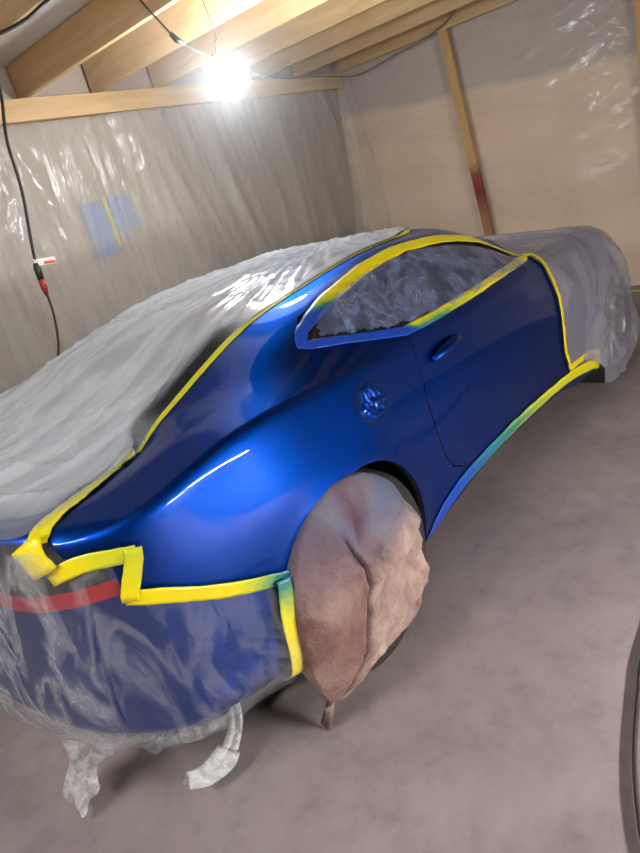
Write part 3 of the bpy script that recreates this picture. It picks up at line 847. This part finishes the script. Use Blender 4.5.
# ------------------------------------------------------------------ room
XB, XF, YL, YN, ZC = -5.2, 4.98, 2.46, -4.6, 2.87
def slab(name, lo, hi, mat, kind='structure'):
    bm = bmesh.new(); add_box(bm, lo, hi); o = from_bm(name, bm, mat, None, False); return tag(o, kind=kind)
slab('floor', (XB-.1, YN-.1, -.135), (XF+.1, YL+.1, FLOOR), M['floor'])
slab('ceiling', (XB-.1, YN-.1, ZC+.25), (XF+.1, YL+.1, ZC+.35), simple('dark_roof_deck', (.10, .075, .055), .85))
bm = bmesh.new(); add_box(bm, (XB, .25, ZC), (XF+.1, YL+.09, ZC+.01)); tag(from_bm('ceiling_sheet', bm, M['film_ceiling'], None, False), 'pale plastic sheet stapled above the ceiling joists along the plate', 'plastic sheet')
slab('wall_left', (XB-.1, YL+.10, FLOOR), (XF+.2, YL+.2, ZC+.25), M['insul_left'])
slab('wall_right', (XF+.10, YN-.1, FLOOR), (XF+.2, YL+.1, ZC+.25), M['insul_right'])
slab('wall_back', (XB-.1, YN-.1, FLOOR), (XB, YL+.1, ZC+.25), M['drywall'])
slab('wall_near', (XB-.1, YN-.1, FLOOR), (XF+.1, YN, ZC+.25), M['drywall'])

def wall_film_left():
    rows = []
    for i in range(240):
        x = XB+.05+(XF-XB-.10)*i/239; r = []
        for j in range(90):
            z = FLOOR+.005+(2.465-FLOOR)*j/89
            a = x+z*.30
            o = .040*ridge(V((a*1.7, z*.22, 1)), 6)+.022*ridge(V((a*4.5, z*.4, 5)), 7)+.020*noise.noise(V((x*1.0, z*.7, 3)))+.006*clamp((1.3-x)*2)*noise.noise(V((x*14, z*9, 2)))
            r.append(V((x, YL-.02-o, z)))
        rows.append(r)
    o = film_grid('wall_sheet', rows, M['film_wall']); return tag(o, 'clear plastic sheet with upright creases hung over the long wall under the lamp', 'plastic sheet')
wall_film_left()
def wall_film_right():
    rows = []
    for i in range(200):
        y = YN+.05+(YL-.12-YN)*i/199; r = []
        for j in range(90):
            z = FLOOR+.005+(2.635-FLOOR)*j/89
            # swags hanging between the battens
            ph = (y-.95)/1.52; t = ph-math.floor(ph); sw = 4*t*(1-t)
            g = z+.28*sw
            o = .050*ridge(V((g*1.7, y*.25, 1)), 6)*sw+.016*ridge(V((g*3+y, y*1.0, 7)), 6)+.022*noise.noise(V((y*1.0, z*.8, 9)))
            r.append(V((XF+.055-o, y, z)))
        rows.append(r)
    o = film_grid('wall_sheet', rows, M['film_wall2']); return tag(o, 'clear plastic sheet over tan insulation on the end wall beyond the hood', 'plastic sheet')
wall_film_right()
# loose fold of film in the corner
rows = []
for i in range(40):
    a = i/39; r = []
    for j in range(60):
        b = j/59; z = 2.55-2.58*b
        th = a*math.pi*.5
        wdt = .10+.34*b
        r.append(V((XF-.02-wdt*math.cos(th)+.02*noise.noise(V((a*4, z*2, 1))), YL-.10-wdt*math.sin(th)*.9+.03*ridge(V((a*3, z, 2)), 2), z)))
    rows.append(r)
tag(film_grid('wall_sheet', rows, M['film_wall2']), 'loose fold of plastic sheet hanging in the room corner', 'plastic sheet')

# timber
def beam(name, lo, hi, mat, label, cat, group=None):
    bm = bmesh.new(); add_box(bm, lo, hi, .004); o = from_bm(name, bm, mat, None, False)
    return tag(o, label, cat, group)
beam('top_plate', (XB, YL-.075, 2.475), (XF+.0, YL+.07, 2.62), M['wood_x'], 'long pale timber plate along the top of the plastic covered wall', 'beam')
jl = ['ceiling joist at the top left corner, nearest the photographer', 'broad ceiling joist left of the thin black cord', 'ceiling joist directly behind the black cord connector', 'ceiling joist just left above the glowing lamp', 'ceiling joist passing just right of the glowing lamp', 'ceiling joist two places right of the lamp', 'ceiling joist next to the end wall beam']
for k, lab in enumerate(jl):
    x = .68+.61*k-(.13 if k == 0 else 0)
    beam('ceiling_joist', (x, YN+.02, 2.635), (x+.04, YL+.06, 2.86), M['wood'], 'pine '+lab, 'joist')
beam('ceiling_joist', (4.93, YN+.02, 2.62), (4.985, YL-.08, 2.86), M['wood'], 'pine beam along the top of the end wall', 'joist')
def stud(y0, y1, lab, mat, top=2.62):
    bm = bmesh.new(); w = .045; n = 40; L = []
    for i in range(n+1):
        z = top+(FLOOR-top)*i/n; y = y1+(y0-y1)*(z/2.62)
        L.append([bm.verts.new((XF-.06, y-w, z)), bm.verts.new((XF-.06, y+w, z)), bm.verts.new((XF-.02, y+w, z)), bm.verts.new((XF-.02, y-w, z))])
    for a, b in zip(L, L[1:]):
        for k in range(4): bm.faces.new((a[k], b[k], b[(k+1) % 4], a[(k+1) % 4]))
    bm.faces.new(L[0]); bm.faces.new(L[-1][::-1])
    o = from_bm('wall_batten', bm, mat, None, False); return tag(o, lab, 'batten')
def mat_stained():
    m = M['wood_z'].copy(); m.name = 'sawn_pine_red_stain'; nt = m.node_tree
    b = next(n for n in nt.nodes if n.type == 'BSDF_PRINCIPLED'); src = b.inputs['Base Color'].links[0].from_socket
    tc = N(nt, 'ShaderNodeTexCoord'); sp = N(nt, 'ShaderNodeSeparateXYZ'); nt.links.new(tc.outputs['Object'], sp.inputs[0])
    r = ramp(nt, [(.0, (0, 0, 0)), (.33, (.55, .55, .55)), (.42, (1, 1, 1)), (.485, (.9, .9, .9)), (.54, (0, 0, 0))])
    mr = N(nt, 'ShaderNodeMapRange'); mr.inputs['From Max'].default_value = 2.62; nt.links.new(sp.outputs['Z'], mr.inputs['Value'])
    nt.links.new(mr.outputs[0], r.inputs[0])
    mx = N(nt, 'ShaderNodeMix', data_type='RGBA'); nt.links.new(r.outputs[0], mx.inputs['Factor'])
    nt.links.new(src, mx.inputs[6]); mx.inputs[7].default_value = (.22, .025, .02, 1); nt.links.new(mx.outputs[2], b.inputs['Base Color'])
    return m
stud(1.09, .86, 'pine batten on the end wall with a dark red paint stain', mat_stained())
stud(-.62, -.68, 'pine batten on the end wall at the right edge of the photo', M['wood_z'])
# blue board behind the film
bm = bmesh.new(); add_box(bm, (1.47, YL+.075, 1.46), (1.72, YL+.10, 1.88), .004); add_box(bm, (1.70, YL+.075, 1.62), (2.0, YL+.10, 1.89), .004)
M['blueboard'] = simple('blue_board', (.17, .32, .60), .5)
bb = from_bm('wall_board', bm, M['blueboard'], None, False); tag(bb, 'blurry blue board with yellow stripes behind the wall plastic', 'board')
bm = bmesh.new(); add_box(bm, (1.675, YL+.068, 1.50), (1.71, YL+.076, 1.90)); add_box(bm, (1.95, YL+.068, 1.70), (1.985, YL+.076, 1.90))
from_bm('stripe', bm, simple('yellow_stripe', (.70, .62, .12), .5), bb, False)

# ------------------------------------------------------------------ lamp and cords
LAMP = V((1.63, .80, 2.345))
lamp = empty('work_lamp', LAMP, 'glowing white caged work lamp hanging from the cord', 'lamp')
ax = V((.10, -.12, -1)).normalized()
bm = bmesh.new(); add_lathe(bm, [(.001, .062), (.03, .060), (.038, .05), (.030, .0), (.022, -.02), (.001, -.02)][::-1], LAMP+V((0, 0, 0)), -ax, 20)
from_bm('socket', bm, simple('white_socket', (.7, .7, .66), .4), lamp)
bm = bmesh.new(); add_lathe(bm, [(.001, -.005), (.055, -.005), (.070, .02), (.072, .06), (.068, .115), (.050, .135), (.001, .138)], LAMP, ax, 28)
em, nt, b, out = newmat('lamp_glow'); e = N(nt, 'ShaderNodeEmission'); e.inputs['Color'].default_value = (.96, .98, 1, 1); e.inputs['Strength'].default_value = 190
nt.links.new(e.outputs[0], out.inputs[0])
from_bm('bulb', bm, em, lamp)
bm = bmesh.new(); a = ax.orthogonal().normalized(); b2 = ax.cross(a)
def ringpts(r, h): return [LAMP+ax*h+(a*math.cos(2*math.pi*k/24)+b2*math.sin(2*math.pi*k/24))*r for k in range(25)]
for r, h in ((.076, .005), (.083, .06), (.077, .125), (.045, .155)): add_tube(bm, ringpts(r, h), .0025, 6, False)
for k in range(10):
    t = 2*math.pi*k/10; d = a*math.cos(t)+b2*math.sin(t)
    add_tube(bm, [LAMP+d*.03-ax*.015, LAMP+d*.076+ax*.005, LAMP+d*.083+ax*.06, LAMP+d*.077+ax*.125, LAMP+d*.045+ax*.155], .0022, 5)
from_bm('cage', bm, simple('yellow_green_cage', (.80, .82, .55), .4), lamp)
bm = bmesh.new(); add_tube(bm, catmull([LAMP-ax*.06, LAMP+V((.0, .0, .13)), LAMP+V((.03, .01, .17)), LAMP+V((.0, .02, .42))], 6), .003, 6)
from_bm('hook', bm, M['alloy'], lamp)

def cable(name, pts, r, mat, label, cat, n=10):
    bm = bmesh.new(); add_tube(bm, catmull(pts, n), r, 8); o = from_bm(name, bm, mat); return tag(o, label, cat)
CA = [LAMP-ax*.055, V((1.56, .84, 2.425)), V((1.477, .85, 2.465)), V((1.395, .85, 2.505)), V((1.311, .85, 2.591)), V((1.215, .85, 2.70)), V((1.10, .85, 2.86))]
c1 = cable('power_cord', [V(p) for p in CA], .0055, M['cord'], 'cord with a black connector running up from the lamp to the ceiling', 'cord')
bm = bmesh.new(); add_tube(bm, [V((1.36, .85, 2.535)), V((1.395, .85, 2.503)), V((1.435, .85, 2.483))], [.013, .018, .012], 10); from_bm('connector', bm, M['cord'], c1)
c2 = cable('power_cord', [LAMP-ax*.055, V((1.84, .87, 2.375)), V((2.30, 1.1, 2.35)), V((3.18, 1.6, 2.43)), V((4.24, 2.1, 2.54)), V((4.80, 2.34, 2.58)), V((4.88, 2.13, 2.525)), V((4.88, 1.88, 2.535)), V((4.88, 1.61, 2.57)), V((4.88, 1.35, 2.59)), V((4.88, 1.08, 2.64)), V((4.88, .95, 2.70)), V((4.88, .80, 2.80))], .0065, simple('grey_cord', (.16, .15, .14), .4), 'thin cord looping from the lamp to the room corner and along the beam', 'cord')
c3 = cable('power_cord', [V((.30, 1.10, 2.83)), V((.46, 1.18, 2.62)), V((.50, 1.27, 2.42)), V((.50, 1.40, 2.20)), V((.50, 1.45, 1.95)), V((.45, 1.47, 1.68)), V((.43, 1.48, 1.55))], .009, M['cord'], 'black extension cord hanging at the left edge in front of the wall plastic', 'cord')
bm = bmesh.new(); add_tube(bm, [V((.43, 1.48, 1.56)), V((.428, 1.48, 1.53)), V((.425, 1.48, 1.465))], [.013, .021, .019], 12); from_bm('socket', bm, simple('dark_green_socket', (.02, .035, .025), .4), c3)
bm = bmesh.new(); add_box(bm, (.42, 1.47, 1.535), (.55, 1.472, 1.575), 0, Matrix.Rotation(.10, 3, 'Y')); tg = from_bm('tag', bm, simple('white_tag', (.8, .78, .74), .5), c3, False)
bm = bmesh.new(); add_box(bm, (.475, 1.468, 1.537), (.545, 1.4695, 1.553), 0, Matrix.Rotation(.10, 3, 'Y')); from_bm('tag_print', bm, simple('orange_print', (.70, .14, .05), .5), tg, False)
c4 = cable('power_cord', [V((.425, 1.48, 1.40)), V((.42, 1.49, 1.25)), V((.38, 1.52, 1.05)), V((.27, 1.55, .86)), V((.20, 1.58, .62)), V((.25, 1.7, .2)), V((.4, 1.8, FLOOR+.009))], .0075, simple('brown_red_cord', (.10, .035, .03), .5), 'reddish cord with a red plug hanging below the black extension cord', 'cord')
bm = bmesh.new(); add_tube(bm, [V((.425, 1.48, 1.463)), V((.425, 1.48, 1.42)), V((.423, 1.485, 1.37))], [.019, .020, .009], 12); from_bm('plug', bm, simple('red_plug', (.38, .03, .025), .4), c4)
c5 = cable('power_cord', [V((.02, .7, 2.46)), V((.15, .7, 2.465)), V((.283, .7, 2.494)), V((.42, .7, 2.545)), V((.52, .7, 2.60)), V((.63, .7, 2.665)), V((.70, .7, 2.78)), V((.72, .7, 2.9))], .008, M['cord'], 'black cord strung under the joists in the top left corner', 'cord')
hose = cable('air_hose', [V((3.6, -2.3, FLOOR+.011)), V((2.6, -2.1, FLOOR+.011)), V((1.6, -1.80, FLOOR+.011)), V((.75, -1.68, FLOOR+.011)), V((.30, -1.69, FLOOR+.011)), V((.10, -1.722, FLOOR+.011)), V((-.10, -1.765, FLOOR+.011)), V((-.26, -1.815, FLOOR+.011)), V((-.38, -1.87, FLOOR+.011)), V((-.55, -1.99, FLOOR+.011)), V((-.7, -2.2, FLOOR+.011))], .007, simple('dark_hose', (.05, .04, .035), .5), 'dark hose curving across the floor at the right edge', 'hose')
bm = bmesh.new(); add_box(bm, (XF-.14, -1.5, FLOOR+.001), (XF-.09, -.40, FLOOR+.003))
ft = from_bm('masking_tape', bm, M['tape'], None, False); tag(ft, 'strip of yellow tape on the floor by the end wall at the right edge', 'tape')

# ------------------------------------------------------------------ light
def point(name, loc, e, r, col=(1, 1, 1)):
    l = bpy.data.lights.new(name, 'POINT'); l.energy = e; l.shadow_soft_size = r; l.color = col
    o = bpy.data.objects.new(name, l); o.location = loc; COL.objects.link(o); return o
def assumed_tube_light(c, d, e, lab, col=(1, .97, .93)):
    """assumed twin tube shop light, out of view: housing and two glowing tubes"""
    d = V(d).normalized(); c = V(c)
    t = empty('assumed_tube_light', c, lab, 'light', 'assumed twin tube lights behind the photographer')
    s = d.cross(V((0, 0, 1))).normalized()
    L = .6
    bm = bmesh.new(); add_box(bm, c-V((.10, L+.03, .0)), c+V((.10, L+.03, .05)), .006)
    ang = math.atan2(d.y, d.x)-math.pi/2; R = Matrix.Rotation(ang, 3, 'Z')
    for v in bm.verts: v.co = c+R@(v.co-c)
    from_bm('housing', bm, M['drywall'], t, False)
    if c.z > 2:
        for q in (-.4, .4):
            bm = bmesh.new(); add_tube(bm, [c+d*q+V((0, 0, .04)), c+d*q+V((0, 0, ZC+.25-c.z))], .004, 6)
            from_bm('added_hanger', bm, M['alloy'], t)  # wires added so the assumed light hangs from the ceiling
    for q in (-.05, .05):
        bm = bmesh.new(); add_tube(bm, [c+s*q-d*L-V((0, 0, .03)), c+s*q+d*L-V((0, 0, .03))], .016, 10)
        m2, nt2, b_, out2 = newmat('assumed_tube_glow'); e2 = N(nt2, 'ShaderNodeEmission'); e2.inputs['Strength'].default_value = e; e2.inputs['Color'].default_value = (*col, 1)
        nt2.links.new(e2.outputs[0], out2.inputs[0]); from_bm('tube', bm, m2, t)
    return t
assumed_tube_light((-2.7, -.9, 2.60), (0, 1, 0), 125, 'assumed twin tube light on the ceiling behind the photographer')  # assumed source, out of view; lights the rear, roof sheet and left wall
tl = assumed_tube_light((0.25, -3.9, 1.0), (1, .0, .0), 270, 'assumed twin tube light on an added floor stand right of the photographer')  # assumed source, out of view, placed to brighten the rear quarter and floor
bm = bmesh.new(); add_tube(bm, [V((.25, -3.96, 1.06)), V((.25, -3.96, .5)), V((.25, -3.96, .02))], .016, 10)
for a_ in (90, 210, 330):
    dd = V((math.cos(math.radians(a_)), math.sin(math.radians(a_)), 0)); add_tube(bm, [V((.25, -3.96, .32)), V((.25, -3.96, .2))+dd*.2, V((.25, -3.96, FLOOR+.012))+dd*.4], .010, 8)
from_bm('stand', bm, M['black'], tl)  # tripod added to hold up the assumed light
w = bpy.data.worlds.new('world'); SC.world = w; w.use_nodes = True
w.node_tree.nodes['Background'].inputs[0].default_value = (.5, .5, .55, 1); w.node_tree.nodes['Background'].inputs[1].default_value = .02
SC.view_settings.view_transform = 'Standard'; SC.view_settings.look = 'None'; SC.view_settings.gamma = 1
SC.view_settings.use_curve_mapping = False; SC.view_settings.exposure = 1.0

m = bpy.data.materials.new('mist_lamp_bloom'); m.use_nodes = True; nt = m.node_tree; nt.nodes.clear()  # paint mist, densest at the lamp to add its lens bloom
o_ = nt.nodes.new('ShaderNodeOutputMaterial'); vs_ = nt.nodes.new('ShaderNodeVolumeScatter')
vs_.inputs['Color'].default_value = (.9, .95, 1, 1); vs_.inputs['Anisotropy'].default_value = .3
tc = N(nt, 'ShaderNodeTexCoord'); ln = N(nt, 'ShaderNodeVectorMath', operation='DISTANCE'); ln.inputs[1].default_value = LAMP
nt.links.new(tc.outputs['Object'], ln.inputs[0])
mr = N(nt, 'ShaderNodeMapRange', interpolation_type='SMOOTHSTEP'); mr.inputs['From Min'].default_value = 0; mr.inputs['From Max'].default_value = 1.1
mr.inputs['To Min'].default_value = .11; mr.inputs['To Max'].default_value = 0
nt.links.new(ln.outputs['Value'], mr.inputs['Value']); nt.links.new(mr.outputs[0], vs_.inputs['Density'])
nt.links.new(vs_.outputs[0], o_.inputs['Volume'])
bm = bmesh.new(); add_box(bm, (LAMP.x-1.1, LAMP.y-1.1, LAMP.z-1.1), (LAMP.x+1.1, LAMP.y+1.1, 2.615))
hz = from_bm('mist_lamp_bloom', bm, m, None, False); tag(hz, 'faint paint mist around the lamp, thickened there to add its lens bloom', 'mist', kind='stuff')
